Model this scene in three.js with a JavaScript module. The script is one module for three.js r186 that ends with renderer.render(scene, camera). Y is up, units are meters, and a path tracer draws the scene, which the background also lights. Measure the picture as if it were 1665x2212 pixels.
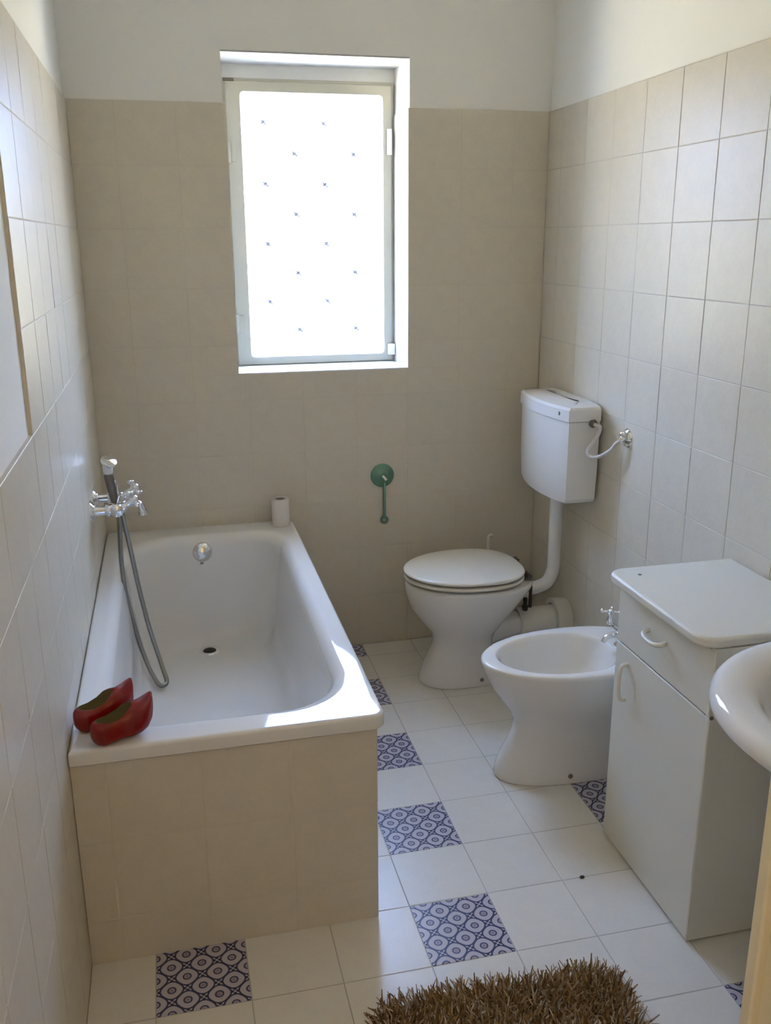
import * as THREE from 'three';
import { mergeGeometries, mergeVertices, toCreasedNormals } from 'three/addons/utils/BufferGeometryUtils.js';
import { RoundedBoxGeometry } from 'three/addons/geometries/RoundedBoxGeometry.js';
import { Brush, Evaluator, SUBTRACTION } from 'three-bvh-csg';
import { createNoise2D } from 'simplex-noise';

// ---------------------------------------------------------------- camera, sky, sun, exposure
const scene = new THREE.Scene();
const V = (x, y, z) => new THREE.Vector3(x, y, z);
const camera = new THREE.PerspectiveCamera(58.35, 1665 / 2212, 0.02, 200);
camera.position.set(-0.6792, 1.5537, 1.8097);
camera.rotation.set(-0.287, -0.2305, -0.0055, 'YXZ');
scene.add(camera);

scene.background = new THREE.Color().setRGB(0.58, 0.87, 1.60);
scene.backgroundIntensity = 6.9;

const sun = new THREE.DirectionalLight(new THREE.Color(1, 0.92, 0.72), 70);
sun.position.set(-5, 11, 7);
sun.target.position.set(0, -1, -7);
sun.castShadow = true;
Object.assign(sun.shadow.camera, { left: -14, right: 14, top: 14, bottom: -14, near: 0.5, far: 50 });
sun.shadow.mapSize.set(2048, 2048);
scene.add(sun, sun.target);

// the small photo light of the phone, just beside its lens
const flash = new THREE.PointLight(new THREE.Color(1, 0.9, 0.74), 0.19, 0, 2);
flash.position.set(-0.665, 1.575, 1.82);
flash.castShadow = true;
flash.shadow.radius = 0.45;
scene.add(flash);

const renderer = new THREE.WebGLRenderer({ antialias: true });
renderer.toneMapping = THREE.LinearToneMapping;
renderer.toneMappingExposure = 3.15;
renderer.shadowMap.enabled = true;

// ---------------------------------------------------------------- helpers
let seed = 7;
const rnd = () => { seed = (seed * 1664525 + 1013904223) >>> 0; return seed / 4294967296; };
const noise = createNoise2D(rnd);
const used = new Map();
const numbered = (n) => { const k = used.get(n) ?? 0; used.set(n, k + 1); return k ? n + '_' + String(k).padStart(3, '0') : n; };
const shade = (m) => { m.castShadow = true; m.receiveShadow = true; return m; };
function obj(name, geo, mat, parent) {
  const m = shade(new THREE.Mesh(Array.isArray(geo) ? mergeGeometries(geo.map(plain)) : geo, mat));
  m.name = numbered(name); (parent ?? scene).add(m); return m;
}
const plain = (g) => { const q = g.index ? g.toNonIndexed() : g; for (const k of Object.keys(q.attributes)) if (!['position', 'normal', 'uv'].includes(k)) q.deleteAttribute(k); if (!q.attributes.uv) q.setAttribute('uv', new THREE.BufferAttribute(new Float32Array(q.attributes.position.count * 2), 2)); return q; };
function thing(name, label, category, [x, y, z] = [0, 0, 0], turn = 0, group) {
  const o = new THREE.Group(); o.name = numbered(name); scene.add(o);
  o.position.set(x, y, z); o.rotation.y = turn; o.userData = { label, category };
  if (group) o.userData.group = group;
  return o;
}
function struct(name, label) { const o = new THREE.Group(); o.name = name; o.userData = { kind: 'structure', label }; scene.add(o); return o; }
const box = (x0, x1, y0, y1, z0, z1) => new THREE.BoxGeometry(x1 - x0, y1 - y0, z1 - z0).translate((x0 + x1) / 2, (y0 + y1) / 2, (z0 + z1) / 2);
const rbox = (x0, x1, y0, y1, z0, z1, r = 0.004, s = 2) => new RoundedBoxGeometry(x1 - x0, y1 - y0, z1 - z0, s, r).translate((x0 + x1) / 2, (y0 + y1) / 2, (z0 + z1) / 2);
const lathe = (pts, seg = 40) => new THREE.LatheGeometry(pts.map(([r, y]) => new THREE.Vector2(Math.max(r, 0.00001), y)), seg);
function along(geo, from, to) {            // turns a geometry built up the y axis so that it runs from one point towards another
  const d = V(...to).sub(V(...from)).normalize();
  return geo.applyQuaternion(new THREE.Quaternion().setFromUnitVectors(V(0, 1, 0), d)).translate(...from);
}
const rod = (a, b, r, seg = 14) => along(new THREE.CylinderGeometry(r, r, V(...a).distanceTo(V(...b)), seg).translate(0, V(...a).distanceTo(V(...b)) / 2, 0), a, b);
function tube(pts, r, n = 80, m = 12, rf) {
  const g = new THREE.TubeGeometry(new THREE.CatmullRomCurve3(pts.map((p) => V(...p)), false, 'centripetal'), n, r, m);
  if (rf) {                                // ridges along a hose
    const p = g.attributes.position, path = g.parameters.path;
    for (let i = 0; i <= n; i++) { const c = path.getPointAt(i / n), k = rf(i); for (let j = 0; j <= m; j++) { const q = i * (m + 1) + j, v = V().fromBufferAttribute(p, q).sub(c).multiplyScalar(k).add(c); p.setXYZ(q, v.x, v.y, v.z); } }
    g.computeVertexNormals();
  }
  return g;
}
function loft(rings, capStart = false, capEnd = false) {          // rings: arrays of [x, y, z], all of one length, each closed
  const n = rings[0].length, pos = [], idx = [];
  for (const r of rings) for (const p of r) pos.push(...p);
  for (let i = 0; i + 1 < rings.length; i++) for (let j = 0; j < n; j++) { const a = i * n + j, b = i * n + (j + 1) % n, c = a + n, d = b + n; idx.push(a, b, d, a, d, c); }
  const cap = (r, at, flip) => { const c = r.reduce((s, p) => [s[0] + p[0] / n, s[1] + p[1] / n, s[2] + p[2] / n], [0, 0, 0]); const k = pos.length / 3; pos.push(...c); for (let j = 0; j < n; j++) { const a = at + j, b = at + (j + 1) % n; flip ? idx.push(k, b, a) : idx.push(k, a, b); } };
  if (capStart) cap(rings[0], 0, true);
  if (capEnd) cap(rings[rings.length - 1], (rings.length - 1) * n, false);
  const g = new THREE.BufferGeometry();
  g.setAttribute('position', new THREE.Float32BufferAttribute(pos, 3)); g.setIndex(idx);
  g.setAttribute('uv', new THREE.Float32BufferAttribute(new Float32Array(pos.length / 3 * 2), 2));
  g.computeVertexNormals();
  return g;
}
// closed outlines in the horizontal plane, counted so that the loft faces outward when the rings rise
function egg(x0, x1, hw, zc, y, { mid = 0.55, n = 64, pf = 2, pb = 2.6 } = {}) {
  const xm = x0 + (x1 - x0) * mid, out = [];
  for (let i = 0; i < n; i++) {
    const t = -i / n * Math.PI * 2, c = Math.cos(t), s = Math.sin(t), p = c < 0 ? pf : pb, a = c < 0 ? xm - x0 : x1 - xm;
    out.push([xm + a * Math.sign(c) * Math.abs(c) ** (2 / p), y, zc + hw * Math.sign(s) * Math.abs(s) ** (2 / p)]);
  }
  return out;
}
function roundRect(x0, x1, z0, z1, r, y, seg = 10, side = 6) {    // r: [x0z0, x1z0, x1z1, x0z1]
  const out = [], C = [[x0 + r[0], z0 + r[0], r[0], Math.PI], [x0 + r[3], z1 - r[3], r[3], Math.PI / 2], [x1 - r[2], z1 - r[2], r[2], 0], [x1 - r[1], z0 + r[1], r[1], -Math.PI / 2]];
  const arc = C.map(([cx, cz, q, a0]) => Array.from({ length: seg + 1 }, (_, i) => { const a = a0 + Math.PI / 2 - i / seg * Math.PI / 2; return [cx + q * Math.cos(a), y, cz + q * Math.sin(a)]; }));
  arc[0].reverse(); arc.forEach((a, i) => { if (i) a.reverse(); });
  const order = [arc[0].reverse(), arc[1].reverse(), arc[2].reverse(), arc[3].reverse()];
  order.forEach((a, i) => { out.push(...a); const b = order[(i + 1) % 4][0], e = a[a.length - 1]; for (let k = 1; k < side; k++) out.push([e[0] + (b[0] - e[0]) * k / side, y, e[2] + (b[2] - e[2]) * k / side]); });
  return out;
}
const interp = (tab, s) => { let i = 0; while (i < tab.length - 2 && s > tab[i + 1][0]) i++; const [a, va] = tab[i], [b, vb] = tab[i + 1]; let t = Math.min(1, Math.max(0, (s - a) / (b - a))); return va + (vb - va) * t; };
function canvasTexture(w, h, draw, srgb = true) {
  const c = document.createElement('canvas'); c.width = w; c.height = h; draw(c.getContext('2d'), w, h);
  const t = new THREE.CanvasTexture(c); if (srgb) t.colorSpace = THREE.SRGBColorSpace; t.wrapS = t.wrapT = THREE.RepeatWrapping; t.anisotropy = 8; return t;
}
function noiseTexture(n, f, srgb) {
  const d = new Uint8Array(n * n * 4);
  for (let y = 0; y < n; y++) for (let x = 0; x < n; x++) { const v = f(x / n, y / n); const k = (y * n + x) * 4; for (let c = 0; c < 3; c++) d[k + c] = Math.max(0, Math.min(255, Array.isArray(v) ? v[c] : v)); d[k + 3] = 255; }
  const t = new THREE.DataTexture(d, n, n); t.magFilter = THREE.LinearFilter; t.minFilter = THREE.LinearMipmapLinearFilter; t.generateMipmaps = true; t.wrapS = t.wrapT = THREE.RepeatWrapping; if (srgb) t.colorSpace = THREE.SRGBColorSpace; t.needsUpdate = true; return t;
}
// ---------------------------------------------------------------- materials
const rgb = (r, g, b) => new THREE.Color().setRGB(r, g, b);
const std = (o) => new THREE.MeshStandardMaterial(o);
const glazeBump = noiseTexture(256, (u, v) => 128 + 60 * noise(u * 5, v * 5) + 30 * noise(u * 13 + 9, v * 13));
const cloud = noiseTexture(256, (u, v) => 251 + 1.4 * noise(u * 3, v * 3 + 40) + 1.4 * noise(u * 11 + 5, v * 11), true);
const plasterBump = noiseTexture(256, (u, v) => 128 + 50 * noise(u * 9, v * 9) + 40 * noise(u * 40, v * 40));
const M = {
  plaster: std({ color: rgb(0.88, 0.86, 0.785), roughness: 0.9, bumpMap: plasterBump, bumpScale: 0.0006 }),
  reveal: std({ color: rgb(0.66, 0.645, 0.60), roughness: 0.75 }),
  grout: std({ color: rgb(0.62, 0.565, 0.465), roughness: 0.9 }),
  groutLight: std({ color: rgb(0.68, 0.615, 0.49), roughness: 0.9 }),
  floorGrout: std({ color: rgb(0.46, 0.43, 0.385), roughness: 0.9 }),
  wallTile: [[0.72, 0.65, 0.515], [0.716, 0.646, 0.51], [0.724, 0.654, 0.52]].map((c) => new THREE.MeshPhysicalMaterial({ color: rgb(...c), specularIntensity: 0.54, roughness: 0.37, map: cloud, bumpMap: glazeBump, bumpScale: 0.0004 })),
  floorTile: [[0.78, 0.735, 0.645], [0.772, 0.727, 0.637], [0.788, 0.743, 0.653]].map((c) => std({ color: rgb(...c), roughness: 0.3, map: cloud, bumpMap: glazeBump, bumpScale: 0.0003 })),
  ceramic: std({ color: rgb(0.80, 0.765, 0.70), roughness: 0.055 }),
  enamel: std({ color: rgb(0.80, 0.775, 0.725), roughness: 0.05 }),
  plasticWarm: std({ color: rgb(0.79, 0.745, 0.64), roughness: 0.22 }),
  plasticWhite: std({ color: rgb(0.80, 0.775, 0.72), roughness: 0.28 }),
  laminate: std({ color: rgb(0.75, 0.715, 0.605), roughness: 0.38 }),
  chrome: std({ color: rgb(0.82, 0.83, 0.84), metalness: 1, roughness: 0.09 }),
  hose: std({ color: rgb(0.34, 0.34, 0.32), metalness: 1, roughness: 0.3 }),
  dark: std({ color: rgb(0.03, 0.027, 0.024), roughness: 0.6 }),
  darkMetal: std({ color: rgb(0.2, 0.18, 0.16), metalness: 1, roughness: 0.35 }),
  paint: std({ color: rgb(0.47, 0.445, 0.35), roughness: 0.4 }),
  cream: std({ color: rgb(0.72, 0.62, 0.42), roughness: 0.45 }),
  white: std({ color: rgb(0.85, 0.85, 0.84), roughness: 0.4 }),
  glass: new THREE.MeshPhysicalMaterial({ color: 0xffffff, transmission: 1, thickness: 0, roughness: 0.02, ior: 1.5 }),
  paper: std({ color: rgb(0.82, 0.76, 0.68), roughness: 0.95 }),
  card: std({ color: rgb(0.30, 0.24, 0.17), roughness: 0.95 }),
  red: std({ color: rgb(0.22, 0.007, 0.005), roughness: 0.085 }),
  olive: std({ color: rgb(0.15, 0.115, 0.04), roughness: 0.6 }),
  green: std({ color: rgb(0.13, 0.27, 0.19), roughness: 0.35 }),
  hallPaint: std({ color: rgb(0.66, 0.56, 0.40), roughness: 0.8 }),  // walls out of view, tone set for the light they return
  clip: new THREE.MeshPhysicalMaterial({ color: rgb(0.27, 0.26, 0.28), transmission: 0.9, thickness: 0, roughness: 1 }),  // translucent, so glare at the grille crossings sits in the material
  render: std({ color: rgb(0.15, 0.15, 0.118), roughness: 0.95 }),
  ground: std({ color: rgb(0.60, 0.545, 0.42), roughness: 0.95 }),
};

// ---------------------------------------------------------------- the setting
const XL = -0.94, XR = 0.713, ZB = -1.5135, H = 1.996, ZH = 2.3, TOP = 2.78;
const WX0 = -0.444, WX1 = 0.196, WY0 = 1.098, WY1 = 2.157, WZ = ZB - 0.216;   // window opening and its frame's plane
const ROW = 0.1985, TD = 0.008;
const geoCache = new Map();
function tileGeo(w, h) {                   // a glazed tile facing +z: face, rounded-off edge and sides; the face lies at z = 0
  w = Math.round(w * 1000) / 1000; h = Math.round(h * 1000) / 1000;
  const key = w + 'x' + h; if (geoCache.has(key)) return geoCache.get(key);
  const b = 0.0011, a = w / 2, c = h / 2, pos = [], uv = [], idx = [], nor = [];
  const ring = (x, y, z) => [[-x, -y, z], [x, -y, z], [x, y, z], [-x, y, z]];
  const q = (p, n) => { const k = pos.length / 3; p.forEach((v, i) => { pos.push(...v); nor.push(...(Array.isArray(n[0]) ? n[i] : n)); uv.push(v[0] / 0.2 + 0.5, v[1] / 0.2 + 0.5); }); idx.push(k, k + 1, k + 2, k, k + 2, k + 3); };
  const A = ring(a - b, c - b, 0), B = ring(a, c, -b), C = ring(a, c, -TD);
  q(A, [0, 0, 1]);
  const N = [[0, -1, 0], [1, 0, 0], [0, 1, 0], [-1, 0, 0]];
  for (let i = 0; i < 4; i++) { const j = (i + 1) % 4, m = [N[i][0] * 0.7, N[i][1] * 0.7, 0.71]; q([A[j], A[i], B[i], B[j]], [[0, 0, 1], [0, 0, 1], m, m]); q([B[j], B[i], C[i], C[j]], N[i]); }
  const g = new THREE.BufferGeometry();
  g.setAttribute('position', new THREE.Float32BufferAttribute(pos, 3)); g.setAttribute('normal', new THREE.Float32BufferAttribute(nor, 3)); g.setAttribute('uv', new THREE.Float32BufferAttribute(uv, 2)); g.setIndex(idx);
  geoCache.set(key, g); return g;
}
const JOINT = 0.0021;
function tile(parent, w, h, at, rot, mats, tilt = 0.0035) {
  const m = shade(new THREE.Mesh(tileGeo(w - JOINT, h - JOINT), Array.isArray(mats) ? mats[Math.floor(rnd() * mats.length)] : mats));
  m.name = numbered('tile'); m.position.set(...at); m.rotation.set(rot[0], rot[1], 0);
  m.rotateX((rnd() - 0.5) * tilt); m.rotateY((rnd() - 0.5) * tilt); m.translateZ((rnd() - 0.5) * 0.0004);
  parent.add(m); return m;
}
const rows = [];                            // tile rows of the walls, from the top down: [top, bottom]
for (let i = 0; i < 10; i++) rows.push([H - i * ROW, i === 9 ? 0 : H - (i + 1) * ROW]);
const cols = (a, b, first, pitch) => { const c = [a]; let k = first - Math.ceil((first - a) / pitch) * pitch; while (k <= a + 0.015) k += pitch; for (; k < b - 0.015; k += pitch) c.push(k); c.push(b); return c; };
const GD = 0.0010;                         // how far the joints lie behind the tile faces

{ // floor
  const f = struct('floor', 'white tiled bathroom floor with scattered blue patterned tiles');
  obj('slab', box(XL - 0.2, XR + 0.2, -0.22, -TD, ZB - 0.3, ZH + 0.1), M.floorGrout, f);
  obj('grout', box(XL, XR, -TD, -GD, ZB, ZH), M.floorGrout, f);
  const pattern = canvasTexture(768, 768, (g, w) => {
    g.fillStyle = '#d3cdd6'; g.fillRect(0, 0, w, w);
    const P = (i, j) => [i * w / 6, j * w / 6], R = w / 6;
    g.lineCap = 'round';
    for (let i = -1; i <= 7; i++) for (let j = -1; j <= 7; j++) {
      const [x, y] = P(i, j);
      if ((i + j) & 1) {                   // an eye: a soft six-sided outline and a ring
        g.strokeStyle = '#2c3264'; g.lineWidth = 14; g.beginPath();
        for (let k = 0; k <= 60; k++) { const t = k / 60 * Math.PI * 2, c = Math.cos(t), q = Math.sin(t), r = R * (0.715 + 0.03 * Math.cos(4 * t)); k ? g.lineTo(x + r * c, y + r * q) : g.moveTo(x + r * c, y + r * q); } g.stroke();
        g.strokeStyle = '#3f4474'; g.lineWidth = 15; g.beginPath(); g.arc(x, y, R * 0.24, 0, 7); g.stroke();
        g.fillStyle = '#a08c92'; g.beginPath(); g.arc(x, y, R * 0.13, 0, 7); g.fill();
      } else {                             // a dark knot with four round buds
        g.fillStyle = '#222753';
        for (let k = 0; k < 4; k++) { g.save(); g.translate(x, y); g.rotate(k * Math.PI / 2); g.beginPath(); g.arc(w * 0.030, 0, w * 0.0175, 0, 7); g.fill(); g.restore(); }
      }
    }
    g.strokeStyle = '#3a3d5a'; g.lineWidth = 8; g.strokeRect(0, 0, w, w);
  });
  const print = std({ map: pattern, color: rgb(0.80, 0.78, 0.76), roughness: 0.3, bumpMap: glazeBump, bumpScale: 0.0003 });
  for (let c = -5; c <= 3; c++) for (let r = -4; r <= 17; r++) {
    const x0 = Math.max(c * 0.2, XL), x1 = Math.min(c * 0.2 + 0.2, XR), z0 = Math.max((r - 4) * 0.2, ZB), z1 = Math.min((r - 4) * 0.2 + 0.2, ZH);
    if (x1 - x0 < 0.012 || z1 - z0 < 0.012 || (x1 <= -0.3 && z1 <= 0.001)) continue;       // nothing under the bath
    const deco = (c === -1 || c === -4 || c === 2) && (((r % 2) + 2) % 2 === 0);
    const t = tile(f, x1 - x0, z1 - z0, [(x0 + x1) / 2, 0, (z0 + z1) / 2], [-Math.PI / 2, 0], deco ? print : M.floorTile, 0.002);
    if (deco) t.userData.label = 'navy blue patterned floor tile';
  }
}
{ // back wall with the window opening
  const w = struct('wall_back', 'beige tiled back wall with plaster above');
  const s = new THREE.Shape([[XL - 0.2, -0.2], [XR + 0.2, -0.2], [XR + 0.2, TOP + 0.2], [XL - 0.2, TOP + 0.2]].map((p) => new THREE.Vector2(...p)));
  s.holes.push(new THREE.Path([[WX0, WY0], [WX0, WY1], [WX1, WY1], [WX1, WY0]].map((p) => new THREE.Vector2(...p))));
  obj('plaster', new THREE.ExtrudeGeometry(s, { depth: 0.36, bevelEnabled: false }).translate(0, 0, ZB - TD - 0.36), M.plaster, w);
  const tw = 0.1965, c = cols(XL, XR, -0.7965, tw), lx = WX0 + 0.008, rx = WX1 - 0.006, by = WY0 + 0.001;
  const back = [box(XL, XR, 0, by, ZB - TD, ZB - GD), box(XL, lx, by, H, ZB - TD, ZB - GD), box(rx, XR, by, H, ZB - TD, ZB - GD)];
  obj('grout', back, M.groutLight, w);
  for (const [t, b] of rows) for (let i = 0; i + 1 < c.length; i++) {
    let x0 = c[i], x1 = c[i + 1];
    const put = (a, d, e, g) => { if (d - a > 0.012 && e - g > 0.012) tile(w, d - a, e - g, [(a + d) / 2, (e + g) / 2, ZB], [0, 0], M.wallTile); };
    if (t <= by || x1 <= lx || x0 >= rx) { put(x0, x1, t, b); continue; }
    const low = Math.max(b, by);                          // what lies beside and below the opening
    if (b < by) put(x0, x1, by, b);
    if (x0 < lx) put(x0, lx, t, low);
    if (x1 > rx) put(rx, x1, t, low);
  }
  // white returns of the opening below the edge of the tiling, and the head above the frame
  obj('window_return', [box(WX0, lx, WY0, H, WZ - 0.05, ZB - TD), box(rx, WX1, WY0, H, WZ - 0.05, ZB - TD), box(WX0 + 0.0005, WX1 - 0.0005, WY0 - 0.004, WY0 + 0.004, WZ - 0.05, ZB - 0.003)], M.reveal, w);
  obj('window_soffit', box(WX0 + 0.0005, WX1 - 0.0005, WY1 - 0.005, WY1 + 0.002, WZ - 0.004, ZB - TD - 0.0015), std({ color: rgb(0.46, 0.455, 0.43), roughness: 0.8 }), w);  // soffit lining in a darker grey than the returns
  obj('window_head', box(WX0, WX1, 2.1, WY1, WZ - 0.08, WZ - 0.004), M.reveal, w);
}
const BARE = -0.022;
function sideWall(name, label, x, face, first, pitch) {
  const w = struct(name, label), in0 = x - face * TD, out = x - face * 0.2;
  obj('plaster', box(Math.min(in0, out), Math.max(in0, out), -0.2, TOP + 0.2, ZB - TD, ZH + 0.1), M.plaster, w);
  const g0 = Math.min(in0, x - face * GD), g1 = Math.max(in0, x - face * GD);
  obj('grout', face > 0 ? [box(g0, g1, 0, H, ZB - TD, BARE), box(g0, g1, 0, rows[3][1], BARE, 1.05)] : box(g0, g1, 0, H, ZB - TD, 1.05), face > 0 ? M.groutLight : M.grout, w);
  const c = cols(ZB, 1.05, first, pitch);
  for (const [t, b] of rows) for (let i = 0; i + 1 < c.length; i++) {
    if (face > 0 && c[i + 1] <= 0.02 && t < 0.5) continue;   // behind the bath
    if (face > 0 && c[i] >= BARE - 0.01 && b > 1.1) continue;  // the left wall is tiled only to 1.2 m from here on
    tile(w, c[i + 1] - c[i], t - b, [x, (t + b) / 2, (c[i] + c[i + 1]) / 2], [0, face * Math.PI / 2], M.wallTile, 0.006);
  }
}
sideWall('wall_left', 'beige tiled left wall beside the bath', XL, 1, BARE, 0.1965);
sideWall('wall_right', 'beige tiled right wall behind the sanitary ware', XR, -1, -0.6105, 0.1962);
{ // partition with the doorway that the photograph is taken through
  const w = struct('wall_front', 'plastered partition with the doorway');
  obj('plaster', [box(-0.02, XR + 0.1, -0.1, TOP + 0.1, 1.05, 1.15), box(XL - 0.1, -0.02, 2.1, TOP + 0.1, 1.05, 1.15)], M.hallPaint, w);
  const d = struct('trim_1', 'cream painted door frame at the right edge of the doorway');
  obj('jamb', [rbox(-0.044, -0.02, 0, 2.07, 1.04, 1.16, 0.003), rbox(XL + 0.001, -0.02, 2.07, 2.1, 1.04, 1.16, 0.003)], M.cream, d);
  obj('casing', [rbox(-0.056, -0.026, 0, 2.09, 1.03, 1.05, 0.004), rbox(-0.034, 0.05, 0, 2.16, 1.15, 1.172, 0.006), rbox(XL + 0.001, 0.05, 2.085, 2.16, 1.15, 1.172, 0.006)], M.cream, d);
  const r = struct('unseen_wall_rear', 'unseen wall behind the camera, set near to return light to the room'); obj('plaster', box(XL - 0.2, XR + 0.2, -0.2, TOP + 0.2, ZH, ZH + 0.2), M.hallPaint, r);  // wall out of view, its distance chosen for the bounce into the room
  const c = struct('ceiling', 'plain white ceiling'); obj('plaster', box(XL - 0.2, XR + 0.2, TOP, TOP + 0.2, ZB - 0.3, ZH + 0.2), M.plaster, c);
  const g = struct('ground', 'unseen sunlit paving outside the window, placed to light the ceiling'); obj('paving', box(-14, 14, -1.2, -1.0, -22, ZB - 0.5), M.ground, g);  // paving out of view, tone chosen to light ceiling and upper walls
  const y = struct('unseen_wall_yard', 'unseen yard wall lost in the glare, placed to tint light on the side walls'); obj('render', box(-13, 13, -1.1, 2.1, -11.3, -11), M.render, y); obj('coping', rbox(-13, 13, 2.1, 2.18, -11.36, -10.94, 0.02), M.ground, y);  // wall hidden by glare, set to cut blue light on the left wall
}
{ // window
  const w = struct('window_1', 'narrow white casement window deep in the back wall');
  const frame = (x0, x1, y0, y1, i, r, z, d, bev) => {
    const s = new THREE.Shape([[x0, y0], [x1, y0], [x1, y1], [x0, y1]].map((p) => new THREE.Vector2(...p)));
    const a = x0 + i[0], b = x1 - i[1], c = y0 + i[2], e = y1 - i[3], h = new THREE.Path();
    h.moveTo(a + r, c); h.lineTo(b - r, c); h.absarc(b - r, c + r, r, -Math.PI / 2, 0, false); h.lineTo(b, e - r); h.absarc(b - r, e - r, r, 0, Math.PI / 2, false); h.lineTo(a + r, e); h.absarc(a + r, e - r, r, Math.PI / 2, Math.PI, false); h.lineTo(a, c + r); h.absarc(a + r, c + r, r, Math.PI, Math.PI * 1.5, false);
    s.holes.push(h);
    return new THREE.ExtrudeGeometry(s, { depth: d, bevelEnabled: true, bevelThickness: bev, bevelSize: bev, bevelOffset: -bev, bevelSegments: 2, curveSegments: 5 }).translate(0, 0, z);
  };
  obj('frame', frame(WX0 + 0.004, WX1 - 0.004, 1.086 + 0.012, 2.108, [0.036, 0.030, 0.026, 0.022], 0.002, WZ - 0.055, 0.05, 0.003), M.paint, w);
  const sash = obj('sash', frame(WX0 + 0.024, WX1 - 0.014, 1.104, 2.098, [0.052, 0.034, 0.030, 0.036], 0.014, WZ - 0.03, 0.032, 0.004), M.paint, w);
  obj('pane', box(WX0 + 0.06, WX1 - 0.04, 1.125, 2.075, WZ - 0.017, WZ - 0.013), M.glass, sash);
  for (const [x, y] of [[WX0 + 0.028, 1.86], [WX0 + 0.028, 1.26]]) obj('hinge', [rod([x, y - 0.035, WZ + 0.012], [x, y + 0.035, WZ + 0.012], 0.007), rbox(x - 0.002, x + 0.026, y - 0.03, y + 0.03, WZ + 0.004, WZ + 0.009, 0.001)], M.paint, w);
  obj('latch', [rbox(WX1 - 0.034, WX1 - 0.008, 1.128, 1.17, WZ + 0.006, WZ + 0.026, 0.003), rbox(WX1 - 0.034, WX1 - 0.016, 1.86, 1.95, WZ + 0.006, WZ + 0.018, 0.003)], M.white, w);  // keeper block at the bottom, a plain pale block higher up
  obj('bolt_cap', rbox(WX0 + 0.02, WX0 + 0.056, 2.094, 2.104, WZ, WZ + 0.012, 0.002), M.darkMetal, w);
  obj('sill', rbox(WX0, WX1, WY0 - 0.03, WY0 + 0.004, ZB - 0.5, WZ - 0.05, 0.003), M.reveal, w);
}
{ // security lattice outside the glass
  const g = thing('window_grille', 'thin white diagonal lattice grille outside the window', 'grille');
  const z = ZB - 0.4, x0 = WX0, x1 = WX1, y0 = WY0, y1 = WY1, bars = [[], []];
  const a = 0.115, b = 0.11, n0 = [-0.04, 1.326];                 // crossings of the lattice
  for (const s of [1, -1]) for (let k = -12; k <= 14; k++) {
    const f = (x) => n0[1] + s * (x - n0[0]) * b / a + k * 2 * b;
    let p = [x0, f(x0)], q = [x1, f(x1)];
    const clip = (y) => n0[0] + s * (y - n0[1] - k * 2 * b) * a / b;
    const cut = (p) => p[1] < y0 ? [clip(y0), y0] : p[1] > y1 ? [clip(y1), y1] : p;
    if (Math.max(p[1], q[1]) < y0 + 0.01 || Math.min(p[1], q[1]) > y1 - 0.01) continue;
    p = cut(p); q = cut(q);
    const m = obj('bar', rod([p[0], p[1], z + s * 0.0012], [q[0], q[1], z + s * 0.0012], 0.0011, 8), M.white, g);
  }
  for (let i = -3; i <= 3; i++) for (let j = -3; j <= 9; j++) if (!((i + j) & 1)) { const x = n0[0] + i * a, y = n0[1] + j * b; if (x > x0 && x < x1 && y > y0 && y < y1) obj('clip', [rod([x - 0.009, y + 0.008, z], [x + 0.012, y - 0.010, z], 0.0046, 8), rod([x - 0.007, y - 0.006, z], [x + 0.006, y + 0.006, z], 0.0044, 8)], M.clip, g); }  // knots at the bar crossings, their material pale as if in glare
  for (const y of [1.284, 1.925]) for (const x of [x0 + 0.02, x1 - 0.02]) obj('lug', rod([x - 0.022, y, z + 0.004], [x + 0.03, y - 0.004, z + 0.004], 0.006), M.clip, g);
}
{ // unseen tungsten globe behind the camera, placed to warm the lower room
  const l = thing('unseen_ceiling_lamp', 'unseen opal globe lamp in the passage, placed to light the lower room warmly', 'lamp', [-0.45, 2.28, 2.0]);
  obj('globe', new THREE.SphereGeometry(0.11, 32, 20), std({ color: rgb(0.8, 0.75, 0.65), emissive: rgb(1, 0.62, 0.28), emissiveIntensity: 0.25, roughness: 0.3 }), l);
  obj('stem', [rod([0, 0.105, 0], [0, TOP - 2.28, 0], 0.008), new THREE.CylinderGeometry(0.05, 0.05, 0.02, 24).translate(0, TOP - 2.28 - 0.01, 0)], M.chrome, l);
  const bulb = new THREE.PointLight(new THREE.Color().setRGB(1, 0.62, 0.28), 0.13, 0, 2);
  bulb.castShadow = true; bulb.shadow.radius = 4; l.add(bulb);
}
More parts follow.
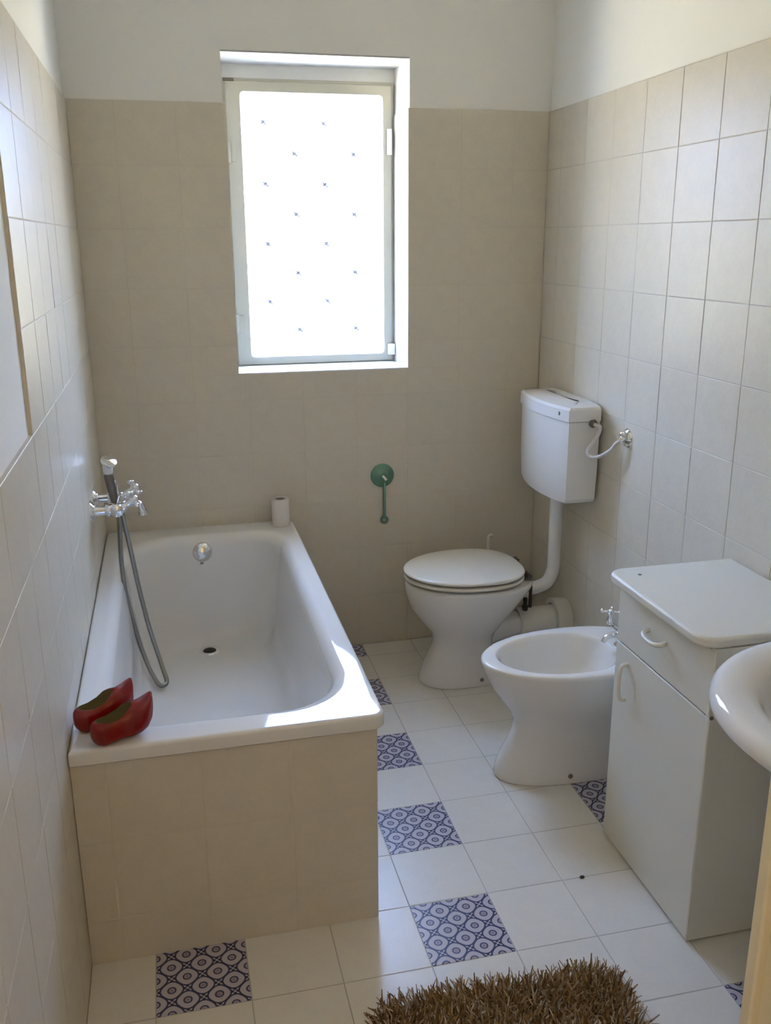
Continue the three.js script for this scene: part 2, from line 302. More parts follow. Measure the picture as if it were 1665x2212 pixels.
// ---------------------------------------------------------------- bath
{
  const b = thing('bathtub', 'white enamelled built-in bathtub with a beige tiled apron', 'bathtub');
  const x0 = XL + 0.001, x1 = -0.262, z0 = ZB + 0.001, z1 = 0.03, y = 0.545;
  const ro = [0.004, 0.02, 0.03, 0.004], rings = [];
  const R = (i, yy, k = 1) => roundRect(x0 + i, x1 - i, z0 + i, z1 - i, ro.map((r) => Math.max(0.002, r - i * k)), yy);
  rings.push(R(0.016, y - 0.036), R(0.003, y - 0.036), R(0.0, y - 0.033), R(0.0, y - 0.009), R(0.0025, y - 0.003), R(0.009, y));
  const ix0 = -0.893, ix1 = -0.312, iz0 = -1.405, iz1 = -0.036, ri = [0.21, 0.12, 0.17, 0.15];
  const I = (ax, ab, af, yy) => { const w = (ix1 - ix0 - 2 * ax) / 2 - 0.004; return roundRect(ix0 + ax, ix1 - ax, iz0 + ab, iz1 - af, ri.map((r) => Math.min(w, r)), yy); };
  rings.push(I(-0.014, -0.014, -0.014, y));
  for (let k = 0; k <= 9; k++) {             // rolled edge, then the sloping walls, then the cove into the floor
    const a = k / 9 * 1.36, q = 0.034 * Math.sin(a) - 0.006, d = 0.040 * (1 - Math.cos(a));
    rings.push(I(q, q, q * 1.15, y - d));
  }
  for (const [d, ax, ab, af] of [[0.06, 0.032, 0.031, 0.047], [0.11, 0.038, 0.036, 0.075], [0.17, 0.045, 0.041, 0.112], [0.23, 0.052, 0.047, 0.148], [0.28, 0.058, 0.053, 0.18], [0.315, 0.066, 0.056, 0.207], [0.343, 0.077, 0.061, 0.24], [0.365, 0.092, 0.069, 0.275], [0.380, 0.112, 0.080, 0.312], [0.389, 0.138, 0.092, 0.352], [0.3935, 0.17, 0.108, 0.42], [0.3948, 0.21, 0.2, 0.5], [0.3955, 0.26, 0.4, 0.6]]) rings.push(I(ax, ab, af, y - d));
  obj('basin', loft(rings, false, true), M.enamel, b);
  const dr = obj('drain', lathe([[0.018, -0.004], [0.019, 0.001], [0.027, 0.004], [0.034, 0.0035], [0.037, -0.002]], 40).translate(-0.607, 0.1515, -1.262), M.chrome, b);
  obj('drain_hole', new THREE.CylinderGeometry(0.022, 0.022, 0.004, 32).translate(-0.607, 0.153, -1.262), M.dark, dr);
  const ov = obj('overflow_cover', lathe([[0, 0.022], [0.016, 0.0205], [0.028, 0.015], [0.035, 0.007], [0.037, 0], [0.03, -0.003]], 40).rotateX(Math.PI / 2).rotateX(-0.16).translate(-0.607, 0.487, -1.379), M.chrome, b);
  obj('overflow_pin', rod([-0.612, 0.4575, -1.364], [-0.612, 0.452, -1.354], 0.006), M.chrome, ov);
  const ap = obj('apron', [box(x0, -0.282, 0, y - 0.034, -0.06, 0.018 - GD), box(-0.34, -0.28 - GD, 0, y - 0.034, z0, 0.016)], M.groutLight, b);
  const ax = [-0.28]; for (let k = 1; k <= 3; k++) ax.push(-0.28 - k * 0.1965); ax.push(XL);
  const ay = [0, 0.114, 0.3125, 0.511], az = [0.018]; for (let k = 1; k < 8; k++) az.push(0.018 - k * 0.1965); az.push(ZB);
  for (let j = 0; j < 3; j++) {
    for (let i = 0; i < 4; i++) tile(ap, ax[i] - ax[i + 1], ay[j + 1] - ay[j], [(ax[i] + ax[i + 1]) / 2, (ay[j] + ay[j + 1]) / 2, 0.018], [0, 0], M.wallTile);
    for (let i = 0; i + 1 < az.length; i++) tile(ap, az[i] - az[i + 1] - 0.001, ay[j + 1] - ay[j], [-0.28, (ay[j] + ay[j + 1]) / 2, (az[i] + az[i + 1]) / 2 - 0.0005], [0, Math.PI / 2], M.wallTile);
  }
}
{ // bath mixer with its hand shower
  const t = thing('bath_mixer', 'chrome two-handled bath mixer with a hand shower on the left wall', 'tap');
  const x = -0.862, y = 0.775, za = -1.13, zb = -0.985, zm = (za + zb) / 2;
  for (const z of [za, zb]) {
    obj('rosette', lathe([[0.034, 0], [0.034, 0.003], [0.026, 0.011], [0.016, 0.016], [0.013, 0.05]], 30).rotateZ(-Math.PI / 2).translate(XL, y, z), M.chrome, t);
    obj('union', along(lathe([[0.013, 0], [0.019, 0.002], [0.019, 0.02], [0.013, 0.022]], 6), [x - 0.035, y, z], [x, y, z]), M.chrome, t);
  }
  obj('body', [along(lathe([[0, 0], [0.018, 0], [0.021, 0.01], [0.019, 0.03], [0.016, 0.05], [0.024, 0.075], [0.026, 0.0925], [0.024, 0.11], [0.016, 0.135], [0.019, 0.155], [0.021, 0.175], [0.018, 0.185], [0, 0.185]], 28), [x, y, za - 0.02], [x, y, zb]), new THREE.SphereGeometry(0.022, 20, 14).translate(x, y, za), new THREE.SphereGeometry(0.022, 20, 14).translate(x, y, zb)], M.chrome, t);
  for (const z of [za, zb]) {               // cross handles, leaning out and up
    const c = [x + 0.052, y + 0.03, z], h = obj('handle', along(lathe([[0.012, -0.06], [0.016, -0.045], [0.011, -0.03], [0.009, -0.012], [0.014, -0.006], [0.014, 0.006], [0.009, 0.012], [0, 0.014]], 20), c, [c[0] + 0.5, c[1] + 0.36, z]), M.chrome, t);
    const u = V(0.5, 0.36, 0).normalize(), e1 = V(0, 0, 1).applyAxisAngle(u, 0.5), e2 = u.clone().cross(e1);
    for (const [e, s] of [[e1, 1], [e1, -1], [e2, 1], [e2, -1]]) { const p = V(...c).addScaledVector(e, s * 0.03), q = V(...c).addScaledVector(e, s * 0.01); obj('spoke', [rod(q.toArray(), p.toArray(), 0.0042, 10), new THREE.SphereGeometry(0.0075, 12, 10).translate(...p.toArray())], M.chrome, h); }
  }
  obj('spout', [tube([[x, y - 0.004, zm], [x + 0.035, y, zm], [x + 0.062, y - 0.006, zm], [x + 0.072, y - 0.028, zm]], 0.0115, 30, 16), along(lathe([[0.012, 0], [0.0145, 0.004], [0.0145, 0.014], [0.012, 0.016]], 20), [x + 0.072, y - 0.026, zm], [x + 0.073, y - 0.05, zm])], M.chrome, t);
  obj('cradle', [rod([x, y + 0.015, zm], [x, y + 0.062, zm], 0.008), tube([[x - 0.012, y + 0.085, zm - 0.022], [x - 0.006, y + 0.065, zm - 0.016], [x, y + 0.06, zm], [x - 0.006, y + 0.065, zm + 0.016], [x - 0.012, y + 0.085, zm + 0.022]], 0.0045, 24, 8)], M.chrome, t);
  const hx = x - 0.008, hz = zm + 0.022;
  const hs = thing('hand_shower', 'chrome and white hand shower hanging on the bath mixer', 'shower head');
  obj('grip', along(lathe([[0.007, 0], [0.0115, 0.004], [0.0125, 0.05], [0.0145, 0.1], [0.0145, 0.118], [0.010, 0.124]], 20), [hx + 0.005, y - 0.02, hz], [hx - 0.012, y + 0.1, hz]), M.darkMetal, hs);
  obj('neck', along(lathe([[0.0105, 0], [0.0145, 0.006], [0.0145, 0.026], [0.012, 0.032]], 20), [hx - 0.011, y + 0.1, hz], [hx - 0.012, y + 0.14, hz]), M.white, hs);
  obj('rose', along(lathe([[0.008, 0], [0.014, 0.006], [0.024, 0.011], [0.025, 0.019], [0.022, 0.021], [0, 0.022]], 28), [hx - 0.012, y + 0.128, hz], [hx - 0.002, y + 0.15, hz + 0.012]), M.chrome, hs);
  const hp = [[hx + 0.006, y - 0.018, hz], [hx + 0.008, y - 0.05, hz], [-0.866, 0.60, -1.03], [-0.862, 0.50, -1.03], [-0.848, 0.40, -1.03], [-0.828, 0.30, -1.015], [-0.80, 0.215, -0.99], [-0.775, 0.181, -0.97], [-0.757, 0.181, -0.985], [-0.768, 0.225, -1.02], [-0.797, 0.34, -1.05], [-0.82, 0.48, -1.06], [-0.837, 0.62, -1.06], [x + 0.012, y - 0.055, zm], [x + 0.008, y - 0.02, zm]];
  obj('hose', tube(hp, 0.0072, 640, 10, (i) => 1 + 0.09 * Math.cos(i * Math.PI)), M.hose, hs);
}
{ // paper roll on the far corner of the bath
  const t = thing('toilet_roll', 'nearly used up white toilet roll standing on the bath corner', 'toilet paper', [-0.313, 0.545, -1.452]);
  obj('paper', lathe([[0.017, 0.0], [0.031, 0.0], [0.0325, 0.002], [0.0325, 0.099], [0.031, 0.101], [0.017, 0.101], [0.017, 0]], 40), M.paper, t);
  obj('core', lathe([[0.0168, 0.001], [0.0168, 0.1005], [0.0155, 0.1005], [0.0155, 0.001], [0.0168, 0.001]], 32), M.card, t);
}
{ // the pair of little wooden shoes
  const L = 0.138, n = 30;
  const hwT = [[0, 0.003], [0.02, 0.011], [0.06, 0.0175], [0.14, 0.0235], [0.3, 0.0245], [0.45, 0.0245], [0.6, 0.0275], [0.74, 0.0275], [0.85, 0.0245], [0.93, 0.0185], [0.98, 0.0105], [1, 0.003]];
  const loT = [[0, 0.016], [0.02, 0.009], [0.06, 0.003], [0.14, 0], [0.3, 0.001], [0.42, 0.003], [0.58, 0.001], [0.72, 0.003], [0.83, 0.008], [0.92, 0.019], [0.98, 0.034], [1, 0.050]];
  const hiT = [[0, 0.031], [0.02, 0.037], [0.06, 0.041], [0.14, 0.043], [0.3, 0.044], [0.45, 0.049], [0.56, 0.056], [0.66, 0.0575], [0.76, 0.056], [0.85, 0.059], [0.92, 0.0635], [0.98, 0.0675], [1, 0.067]];
  const rings = [];
  for (let i = 0; i <= 44; i++) {
    const s = i / 44, w = 1.16 * interp(hwT, s), lo = 1.25 * interp(loT, s), hi = 1.25 * interp(hiT, s), r = [];
    for (let k = 0; k < n; k++) { const a = k / n * Math.PI * 2, c = Math.cos(a), q = Math.sin(a), p = q < 0 ? 3.2 : 2.4; r.push([s * L, (lo + hi) / 2 + (hi - lo) / 2 * Math.sign(q) * Math.abs(q) ** (2 / p), -w * Math.sign(c) * Math.abs(c) ** (2 / p)]); }
    rings.push(r);
  }
  const outer = new Brush(loft(rings, true, true), [M.red]); outer.geometry.addGroup(0, Infinity, 0);
  const cavG = new THREE.SphereGeometry(1, 36, 24); cavG.scale(0.041, 0.040, 0.0205); cavG.rotateZ(0.22); cavG.translate(0.052, 0.061, 0);
  const cav = new Brush(cavG, [M.olive]);
  outer.geometry.clearGroups(); outer.updateMatrixWorld(); cav.updateMatrixWorld();
  const ev = new Evaluator(); ev.attributes = ['position', 'normal', 'uv']; ev.useGroups = true;
  outer.geometry.addGroup(0, outer.geometry.index.count, 0); cavG.clearGroups(); cavG.addGroup(0, cavG.index.count, 0);
  const res = ev.evaluate(outer, cav, SUBTRACTION), mats = Array.isArray(res.material) ? res.material : [res.material];
  const split = (mat) => {
    const g = res.geometry, pos = [], nor = [];
    for (const gr of g.groups) if (mats[gr.materialIndex] === mat) for (let i = gr.start; i < gr.start + gr.count && i < (g.index?.count ?? g.attributes.position.count); i++) { const k = g.index ? g.index.getX(i) : i; for (let c = 0; c < 3; c++) { pos.push(g.attributes.position.getComponent(k, c)); nor.push(g.attributes.normal.getComponent(k, c)); } }
    const o = new THREE.BufferGeometry(); o.setAttribute('position', new THREE.Float32BufferAttribute(pos, 3)); o.setAttribute('normal', new THREE.Float32BufferAttribute(nor, 3)); return o;
  };
  const c = thing('wooden_clog', 'front one of two small glossy red wooden clogs on the bath corner', 'clog', [-0.890, 0.5455, 0.016], 0.42, 'pair of red clogs on the bath');
  obj('shell', split(M.red), M.red, c);
  obj('lining', split(M.olive), M.olive, c);
  const d = c.clone(); d.name = numbered('wooden_clog'); scene.add(d); d.position.set(-0.9285, 0.5455, -0.05); d.rotation.y = 0.50;
  d.userData = { label: 'rear red wooden clog against the left wall, half hidden by its twin', category: 'clog', group: 'pair of red clogs on the bath' };
}
// ---------------------------------------------------------------- on the walls
{
  const g = thing('suction_hook', 'round green plastic suction hook with a hanging strap on the back wall', 'hook', [0.088, 0.694, ZB]);
  obj('cup', lathe([[0.046, 0], [0.046, 0.003], [0.038, 0.008], [0.024, 0.014], [0.017, 0.022], [0.012, 0.026], [0, 0.027]], 40).rotateX(Math.PI / 2), M.green, g);
  obj('pin', rod([-0.003, 0.003, 0.024], [0.008, -0.010, 0.037], 0.0046), M.white, g);
  obj('strap', [rbox(-0.004 + 0.005, 0.0125, -0.165, -0.012, 0.004, 0.012, 0.003), new THREE.TorusGeometry(0.0115, 0.0052, 12, 26).translate(0.0065, -0.176, 0.008)], M.green, g);
}
// ---------------------------------------------------------------- toilet
const TZ = -1.145;
{
  const t = thing('toilet', 'white floor-standing toilet with closed lid in the far corner', 'toilet');
  const e = (x0, x1, hw, y, o) => egg(x0, x1, hw, TZ, y, o);
  const foot = { pf: 2.2, pb: 3, mid: 0.5 };
  const rings = [e(0.142, 0.44, 0.098, 0, foot), e(0.138, 0.44, 0.101, 0.006, foot), e(0.142, 0.44, 0.100, 0.03, foot), e(0.156, 0.43, 0.096, 0.07, foot), e(0.178, 0.415, 0.092, 0.11, foot), e(0.192, 0.405, 0.094, 0.145, foot), e(0.190, 0.405, 0.102, 0.172, foot), e(0.178, 0.415, 0.117, 0.20, { mid: 0.52 }), e(0.149, 0.435, 0.136, 0.232), e(0.124, 0.458, 0.152, 0.265), e(0.103, 0.485, 0.165, 0.30), e(0.093, 0.513, 0.173, 0.335), e(0.087, 0.535, 0.178, 0.362), e(0.086, 0.545, 0.179, 0.380), e(0.089, 0.543, 0.177, 0.389), e(0.097, 0.535, 0.170, 0.393), e(0.18, 0.47, 0.10, 0.394)];
  obj('bowl', loft(rings, false, true), M.ceramic, t);
  const shape = (y, dx, hw, th, dome) => loft([e(0.100 - dx, 0.498, hw - 0.012, y), e(0.086 - dx, 0.508, hw - 0.002, y + 0.002), e(0.082 - dx, 0.512, hw, y + th * 0.5), e(0.085 - dx, 0.509, hw - 0.002, y + th - 0.003), e(0.093 - dx, 0.502, hw - 0.008, y + th), e(0.13, 0.47, hw - 0.045, y + th + dome * 0.6), e(0.22, 0.40, hw - 0.12, y + th + dome)], true, true);
  const st = obj('seat', shape(0.4015, 0, 0.185, 0.0145, 0), M.plasticWarm, t);
  obj('lid', shape(0.4225, 0.001, 0.187, 0.0145, 0.004), M.plasticWarm, t);
  for (const s of [-1, 1]) {
    obj('buffer', [new THREE.CylinderGeometry(0.006, 0.006, 0.008, 12).translate(0.19, 0.3965, TZ + s * 0.13), new THREE.CylinderGeometry(0.006, 0.006, 0.007, 12).translate(0.19, 0.4175, TZ + s * 0.13)], M.plasticWarm, t);
    obj('hinge', [rod([0.515, 0.409, TZ + s * 0.055], [0.515, 0.409, TZ + s * 0.10], 0.010), rbox(0.503, 0.527, 0.388, 0.408, TZ + s * 0.066, TZ + s * 0.09, 0.002)].map((g) => g), M.darkMetal, t);
    obj('floor_screw', [new THREE.SphereGeometry(0.0075, 14, 10).scale(1, 1, 0.6).translate(0.345, 0.03, TZ + s * 0.104)], M.darkMetal, t);
  }
  obj('seat_bolt', [rod([0.497, 0.292, TZ + 0.11], [0.497, 0.335, TZ + 0.11], 0.0075), new THREE.CylinderGeometry(0.013, 0.009, 0.016, 10).translate(0.497, 0.297, TZ + 0.11), rod([0.52, 0.295, TZ + 0.10], [0.52, 0.375, TZ + 0.10], 0.006)], M.dark, t);
  obj('waste_spigot', along(lathe([[0.06, 0], [0.05, 0.06], [0.046, 0.13], [0.044, 0.162]], 30), [0.36, 0.165, TZ - 0.004], [0.517, 0.191, TZ - 0.01]), M.ceramic, t);
}
{
  const p = thing('waste_pipe', 'short thick cream waste pipe between toilet and right wall', 'pipe');
  obj('sleeve', along(lathe([[0.047, 0], [0.055, 0.0005], [0.056, 0.006], [0.0555, 0.05], [0.0535, 0.0505], [0.0535, 0.15]], 44), [0.517, 0.192, TZ - 0.01], [0.7, 0.194, TZ - 0.01]), M.plasticWarm, p);
  obj('collar', along(lathe([[0.054, 0], [0.071, 0.0], [0.0735, 0.004], [0.0735, 0.052], [0.071, 0.0565]], 44), [0.655, 0.197, TZ - 0.01], [0.72, 0.197, TZ - 0.01]), M.plasticWarm, p);
}
{ // cistern
  const c = thing('cistern', 'white low-level toilet cistern hung on the right wall', 'cistern');
  const plan = (y, f, g, m = 0) => {                       // bowed front towards -x
    const z0 = -1.368 + g, z1 = -0.942 - g, xb = 0.698, out = [], n = 18;
    const P = []; for (let i = 0; i <= n; i++) { const u = i / n * 2 - 1; P.push([0.556 + f + 0.030 * Math.abs(u) ** 2, z0 + (z1 - z0) * (u + 1) / 2]); }
    out.push([xb, y, z0]); out.push([xb - 0.05, y, z0]); out.push([P[0][0] + 0.006, y, z0], [P[0][0] + 0.001, y, z0 + 0.0015]); for (const [x, z] of P.slice(1, n)) out.push([x, y, z]); out.push([P[n][0] + 0.001, y, z1 - 0.0015], [P[n][0] + 0.006, y, z1]); out.push([xb - 0.05, y, z1]); out.push([xb, y, z1]);
    return out;
  };
  obj('tank', toCreasedNormals(loft([plan(0.694, 0.022, 0.03), plan(0.698, 0.010, 0.018), plan(0.712, 0.006, 0.010), plan(0.80, 0.003, 0.004), plan(0.978, 0.002, 0.002), plan(0.978, 0.02, 0.02)], true, true), 0.45), M.plasticWhite, c);
  obj('lid', toCreasedNormals(loft([plan(0.981, 0.004, 0.003), plan(0.981, -0.003, -0.004), plan(1.018, -0.002, -0.003), plan(1.026, 0.006, 0.004), plan(1.031, 0.03, 0.03), plan(1.034, 0.07, 0.09)], true, true), 0.45), M.plasticWhite, c);
  obj('badge', new THREE.CylinderGeometry(0.0065, 0.0065, 0.004, 16).rotateZ(Math.PI / 2).translate(0.5725, 1.003, -0.99), M.darkMetal, c);
  for (const z of [-1.30, -1.02]) obj('bracket', box(0.698, XR, 0.88, 0.95, z - 0.02, z + 0.02), M.plasticWhite, c);
}
{
  const p = thing('flush_pipe', 'white flush pipe bending from cistern down to toilet', 'pipe');
  obj('pipe', tube([[0.648, 0.70, TZ], [0.648, 0.62, TZ], [0.648, 0.46, TZ], [0.645, 0.385, TZ], [0.625, 0.345, TZ], [0.585, 0.328, TZ], [0.518, 0.322, TZ]], 0.0235, 70, 22), M.plasticWhite, p);
  obj('coupling', [along(lathe([[0.0235, 0], [0.031, 0.001], [0.032, 0.01], [0.031, 0.026], [0.0235, 0.028]], 26), [0.648, 0.668, TZ], [0.648, 0.7, TZ])], M.plasticWhite, p);
}
{ // water supply of the cistern
  const s = thing('supply_hose', 'thin white supply hose curling from a wall valve into the cistern', 'hose');
  obj('hose', tube([[0.672, 0.972, -0.93], [0.684, 0.966, -0.912], [0.676, 0.944, -0.905], [0.650, 0.914, -0.897], [0.632, 0.890, -0.887], [0.637, 0.876, -0.877], [0.654, 0.880, -0.855], [0.672, 0.910, -0.81], [0.684, 0.938, -0.79], [0.70, 0.945, -0.782]], 0.0062, 90, 12), std({ color: rgb(0.66, 0.63, 0.58), roughness: 0.35 }), s);
  obj('nut', along(lathe([[0.008, 0], [0.014, 0.001], [0.014, 0.012], [0.008, 0.014]], 6), [0.668, 0.974, -0.943], [0.674, 0.972, -0.925]), M.darkMetal, s);
  const v = thing('stop_valve', 'chrome stop valve with round rosette on the right wall', 'valve');
  obj('rosette', lathe([[0.031, 0], [0.031, 0.002], [0.024, 0.009], [0.013, 0.014], [0, 0.0145]], 36).rotateZ(Math.PI / 2).translate(XR, 0.955, -0.778), M.chrome, v);
  obj('stem', [rod([XR - 0.012, 0.955, -0.778], [XR - 0.028, 0.948, -0.78], 0.0095), new THREE.SphereGeometry(0.011, 18, 12).translate(XR - 0.016, 0.968, -0.778)], M.chrome, v);
}
{ // brush behind the toilet
  const b = thing('toilet_brush', 'white toilet brush handle rising behind the toilet', 'toilet brush', [0.497, 0, -1.435]);
  obj('holder', lathe([[0, 0], [0.05, 0], [0.052, 0.01], [0.045, 0.12], [0.048, 0.13], [0.044, 0.13], [0.04, 0.02], [0, 0.02]], 30), M.plasticWhite, b);
  obj('handle', [rod([0, 0.03, 0], [0, 0.44, 0], 0.0055), tube([[0, 0.43, 0], [0.002, 0.442, 0], [0.010, 0.446, 0], [0.018, 0.442, 0]], 0.0045, 16, 8), rod([0, 0.405, 0], [0.008, 0.405, 0], 0.004)], M.paper, b);
  obj('bristles', lathe([[0, 0.03], [0.035, 0.035], [0.038, 0.06], [0.035, 0.1], [0, 0.11]], 20), M.white, b);
}
// ---------------------------------------------------------------- bidet
const BZ = -0.49;
{
  const t = thing('bidet', 'white floor-standing bidet between toilet and cabinet', 'bidet');
  const e = (x0, x1, hw, y, o) => egg(x0, x1, hw, BZ, y, o);
  const foot = { pf: 2.2, pb: 3, mid: 0.5 };
  const rings = [e(0.199, 0.66, 0.098, 0, foot), e(0.194, 0.66, 0.102, 0.006, foot), e(0.198, 0.66, 0.101, 0.03, foot), e(0.212, 0.66, 0.096, 0.07, foot), e(0.234, 0.66, 0.091, 0.11, foot), e(0.250, 0.66, 0.094, 0.15, foot), e(0.252, 0.665, 0.102, 0.185, foot), e(0.234, 0.67, 0.119, 0.22), e(0.207, 0.675, 0.137, 0.255), e(0.183, 0.68, 0.151, 0.29), e(0.165, 0.685, 0.161, 0.325), e(0.153, 0.69, 0.168, 0.352), e(0.148, 0.692, 0.172, 0.372), e(0.149, 0.691, 0.171, 0.380), e(0.155, 0.686, 0.166, 0.385),
    e(0.190, 0.56, 0.140, 0.3855), e(0.197, 0.553, 0.133, 0.382), e(0.205, 0.547, 0.126, 0.372), e(0.216, 0.54, 0.116, 0.345), e(0.235, 0.525, 0.10, 0.305), e(0.27, 0.49, 0.07, 0.27), e(0.33, 0.44, 0.035, 0.258)];
  obj('bowl', loft(rings, false, true), M.ceramic, t);
  obj('drain', lathe([[0, 0.001], [0.012, 0.001], [0.02, 0.003], [0.026, 0]], 30).translate(0.385, 0.2585, BZ), M.chrome, t);
  for (const s of [-1, 1]) obj('floor_screw', new THREE.SphereGeometry(0.0075, 14, 10).scale(1, 1, 0.6).translate(0.395, 0.03, BZ + s * 0.103), M.darkMetal, t);
  const f = thing('bidet_mixer', 'small chrome bidet mixer with cross handles on the bidet rim', 'tap');
  obj('body', [lathe([[0.024, 0], [0.025, 0.004], [0.017, 0.012], [0.015, 0.03], [0.019, 0.045], [0.014, 0.058], [0, 0.06]], 28).translate(0.588, 0.3855, BZ), rod([0.588, 0.425, BZ - 0.06], [0.582, 0.425, BZ + 0.06], 0.010)], M.chrome, f);
  obj('spout', tube([[0.582, 0.418, BZ], [0.555, 0.424, BZ], [0.535, 0.416, BZ], [0.526, 0.402, BZ]], 0.009, 24, 14), M.chrome, f);
  for (const s of [-1, 1]) { const c = [0.577, 0.472, BZ + s * 0.06], h = obj('handle', lathe([[0.011, -0.04], [0.014, -0.03], [0.009, -0.015], [0.011, 0], [0.007, 0.006], [0, 0.008]], 18).translate(...c), M.chrome, f); for (let k = 0; k < 4; k++) { const a = k * Math.PI / 2 + 0.6, p = [c[0] + 0.026 * Math.cos(a), c[1], c[2] + 0.026 * Math.sin(a)]; obj('spoke', [rod(c, p, 0.004, 8), new THREE.SphereGeometry(0.0065, 10, 8).translate(...p)], M.chrome, h); } }
}
// ---------------------------------------------------------------- cabinet
{
  const c = thing('bathroom_cabinet', 'white narrow bathroom cabinet with one drawer above a door', 'cabinet');
  const x0 = 0.385, x1 = 0.706, z0 = -0.152, z1 = 0.270, h = 0.737;
  obj('carcass', [rbox(x0 + 0.018, x1, 0.006, h, z0, z0 + 0.016, 0.001), rbox(x0 + 0.001, x1, 0.006, h, z1 - 0.016, z1, 0.0015), box(x0 + 0.02, x1, 0.03, 0.046, z0 + 0.016, z1 - 0.016), box(x1 - 0.012, x1, 0.03, h, z0 + 0.016, z1 - 0.016), box(x0 + 0.018, x1 - 0.012, h - 0.02, h, z0 + 0.016, z1 - 0.016)], M.laminate, c);
  for (const x of [x0 + 0.03, x1 - 0.03]) for (const z of [z0 + 0.02, z1 - 0.02]) obj('foot', new THREE.CylinderGeometry(0.01, 0.012, 0.030, 14).translate(x, 0.015, z), M.dark, c);
  const top = new THREE.Shape(), a = 0.352, r = 0.045, u = -0.174, v = 0.272;
  top.moveTo(x1, u); top.lineTo(a + r, u); top.absarc(a + r, u + r, r, -Math.PI / 2, Math.PI, true); top.lineTo(a, v - r); top.absarc(a + r, v - r, r, Math.PI, Math.PI / 2, true); top.lineTo(x1, v);
  obj('worktop', new THREE.ExtrudeGeometry(top, { depth: 0.010, bevelEnabled: true, bevelThickness: 0.007, bevelSize: 0.009, bevelOffset: -0.009, bevelSegments: 4, curveSegments: 10 }).rotateX(Math.PI / 2).translate(0, 0.755, 0), M.laminate, c);
  const dw = obj('drawer', rbox(x0, x0 + 0.017, 0.580, h - 0.006, z0 + 0.001, z1 - 0.002, 0.0025), M.laminate, c);
  obj('handle', tube([[x0 + 0.003, 0.668, 0.0], [x0 - 0.014, 0.664, 0.002], [x0 - 0.022, 0.660, 0.016], [x0 - 0.024, 0.658, 0.04], [x0 - 0.022, 0.660, 0.064], [x0 - 0.014, 0.664, 0.078], [x0 + 0.003, 0.668, 0.08]], 0.0055, 40, 12), M.laminate, dw);
  const dr = obj('door', rbox(x0, x0 + 0.017, 0.008, 0.576, z0 + 0.001, z1 - 0.002, 0.0025), M.laminate, c);
  obj('handle', tube([[x0 + 0.003, 0.535, -0.088], [x0 - 0.013, 0.533, -0.088], [x0 - 0.019, 0.515, -0.088], [x0 - 0.020, 0.487, -0.088], [x0 - 0.019, 0.459, -0.088], [x0 - 0.013, 0.441, -0.088], [x0 + 0.003, 0.439, -0.088]], 0.0055, 40, 12), M.laminate, dr);
  obj('hinge_pin', new THREE.SphereGeometry(0.005, 12, 8).translate(x0 + 0.006, 0.578, z1 - 0.001), M.darkMetal, dr);
  obj('screw_cap', new THREE.CylinderGeometry(0.004, 0.004, 0.002, 12).translate(0.415, 0.7625, -0.115), M.darkMetal, c);
}
// ---------------------------------------------------------------- washbasin
{
  const s = thing('washbasin', 'white oval washbasin jutting in at the right edge', 'washbasin');
  const cz = 0.655, e = (i, y) => egg(0.186 + i, 0.710 - i * 0.5, 0.312 - i, cz, y, { mid: 0.62, n: 80, pf: 2.15, pb: 5 });
  obj('basin', loft([e(0.26, 0.60), e(0.2, 0.61), e(0.12, 0.65), e(0.06, 0.70), e(0.022, 0.742), e(0.008, 0.748), e(0.001, 0.757), e(0, 0.768), e(0.003, 0.780), e(0.010, 0.7885), e(0.020, 0.791), e(0.036, 0.790), e(0.058, 0.786), e(0.074, 0.780), e(0.083, 0.770), e(0.090, 0.755), e(0.106, 0.71), e(0.138, 0.668), e(0.18, 0.648), e(0.24, 0.642)], true, true), M.ceramic, s);
  obj('drain', lathe([[0, 0.001], [0.014, 0.001], [0.024, 0.003], [0.03, 0]], 30).translate(0.46, 0.643, cz), M.chrome, s);
}
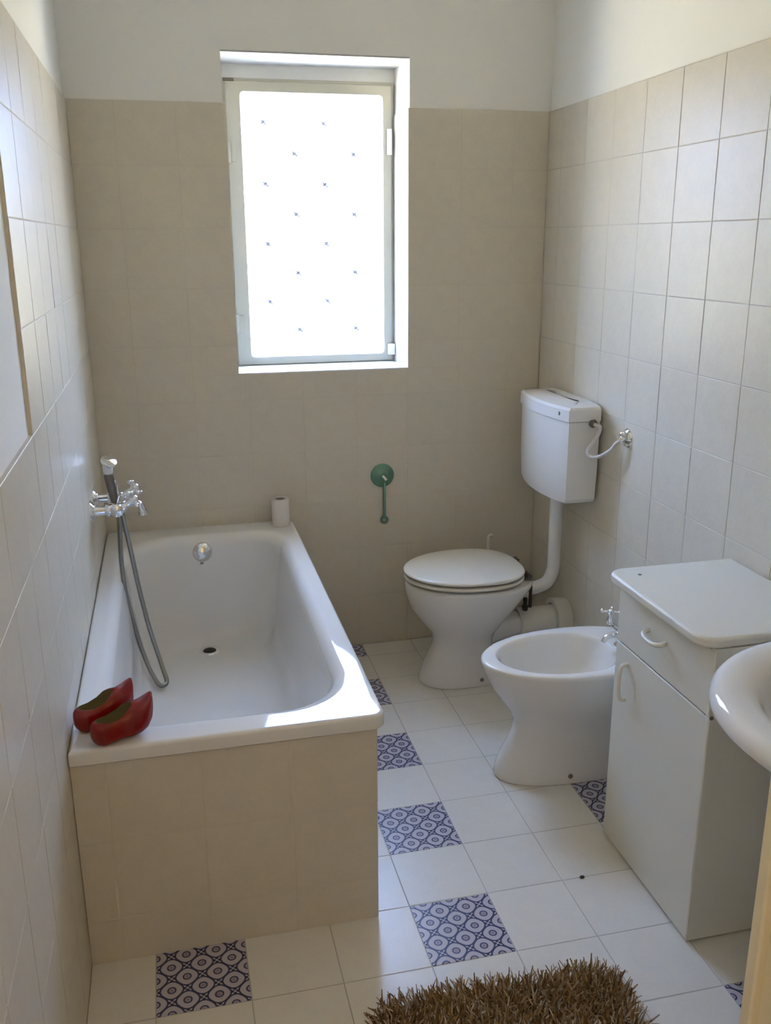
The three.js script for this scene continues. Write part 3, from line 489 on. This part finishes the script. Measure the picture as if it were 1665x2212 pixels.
// ---------------------------------------------------------------- rug and a speck
{
  const r = thing('bath_rug', 'shaggy brown bath rug at the near edge of the floor', 'rug');
  const x0 = -0.365, x1 = 0.165, z0 = 0.305, z1 = 0.82, rr = 0.05, turn = -0.03, cx = (x0 + x1) / 2, cz = (z0 + z1) / 2;
  obj('backing', toCreasedNormals(loft([roundRect(x0 - cx, x1 - cx, z0 - cz, z1 - cz, [rr, rr, rr, rr], 0.0005), roundRect(x0 - cx, x1 - cx, z0 - cz, z1 - cz, [rr, rr, rr, rr], 0.008)], true, true), 0.5), std({ color: rgb(0.11, 0.07, 0.035), roughness: 1 }), r);
  const strand = (() => { const q = []; for (let i = 0; i <= 4; i++) { const s = i / 4, w = 0.0027 * (1 - 0.5 * s * s), c = []; for (let k = 0; k < 5; k++) { const a = k / 5 * Math.PI * 2; c.push([0.5 * w * Math.cos(-a) + 0.012 * s * s, 0.037 * s, w * Math.sin(-a)]); } q.push(c); } return loft(q, false, true); })();
  const spots = [];
  for (let x = x0; x <= x1; x += 0.0058) for (let z = z0; z <= z1; z += 0.0058) {
    const px = x + (rnd() - 0.5) * 0.006, pz = z + (rnd() - 0.5) * 0.006;
    const dx = Math.max(0, x0 + rr - px, px - (x1 - rr)), dz = Math.max(0, z0 + rr - pz, pz - (z1 - rr));
    if (Math.hypot(dx, dz) < rr) spots.push([px - cx, pz - cz]);
  }
  const pile = shade(new THREE.InstancedMesh(strand, std({ color: 0xffffff, roughness: 0.85 }), spots.length));
  pile.name = 'pile'; pile.userData.kind = 'stuff';
  const m = new THREE.Matrix4(), q = new THREE.Quaternion(), tones = [[0.30, 0.175, 0.065], [0.42, 0.29, 0.17], [0.19, 0.11, 0.045], [0.56, 0.44, 0.32], [0.35, 0.20, 0.06]];
  spots.forEach(([x, z], i) => {
    const ex = Math.abs(x) / ((x1 - x0) / 2), ez = Math.abs(z) / ((z1 - z0) / 2), lean = 0.18 + 0.45 * rnd() + 0.35 * Math.max(ex, ez) ** 6, out = Math.atan2(z, x), dir = (Math.max(ex, ez) > 0.9 ? out + (rnd() - 0.5) * 2 : rnd() * 6.283);
    q.setFromAxisAngle(V(Math.sin(dir), 0, -Math.cos(dir)), lean).multiply(new THREE.Quaternion().setFromAxisAngle(V(0, 1, 0), rnd() * 6.283));
    const k = 0.75 + 0.5 * rnd(); m.compose(V(x, 0.006, z), q, V(1, k, 1)); pile.setMatrixAt(i, m);
    const c = tones[Math.floor(rnd() * tones.length)], f = 0.8 + 0.4 * rnd(); pile.setColorAt(i, rgb(c[0] * f, c[1] * f, c[2] * f));
  });
  r.add(pile); r.position.set(cx, 0, cz); r.rotation.y = turn;
}
{
  const f = obj('floor_speck', new THREE.IcosahedronGeometry(0.0055, 1).scale(1.2, 0.6, 0.9).translate(0.252, 0.003, 0.004), M.dark);
  f.userData = { label: 'tiny dark crumb lying on a floor tile joint', category: 'crumb' };
}
renderer.render(scene, camera);
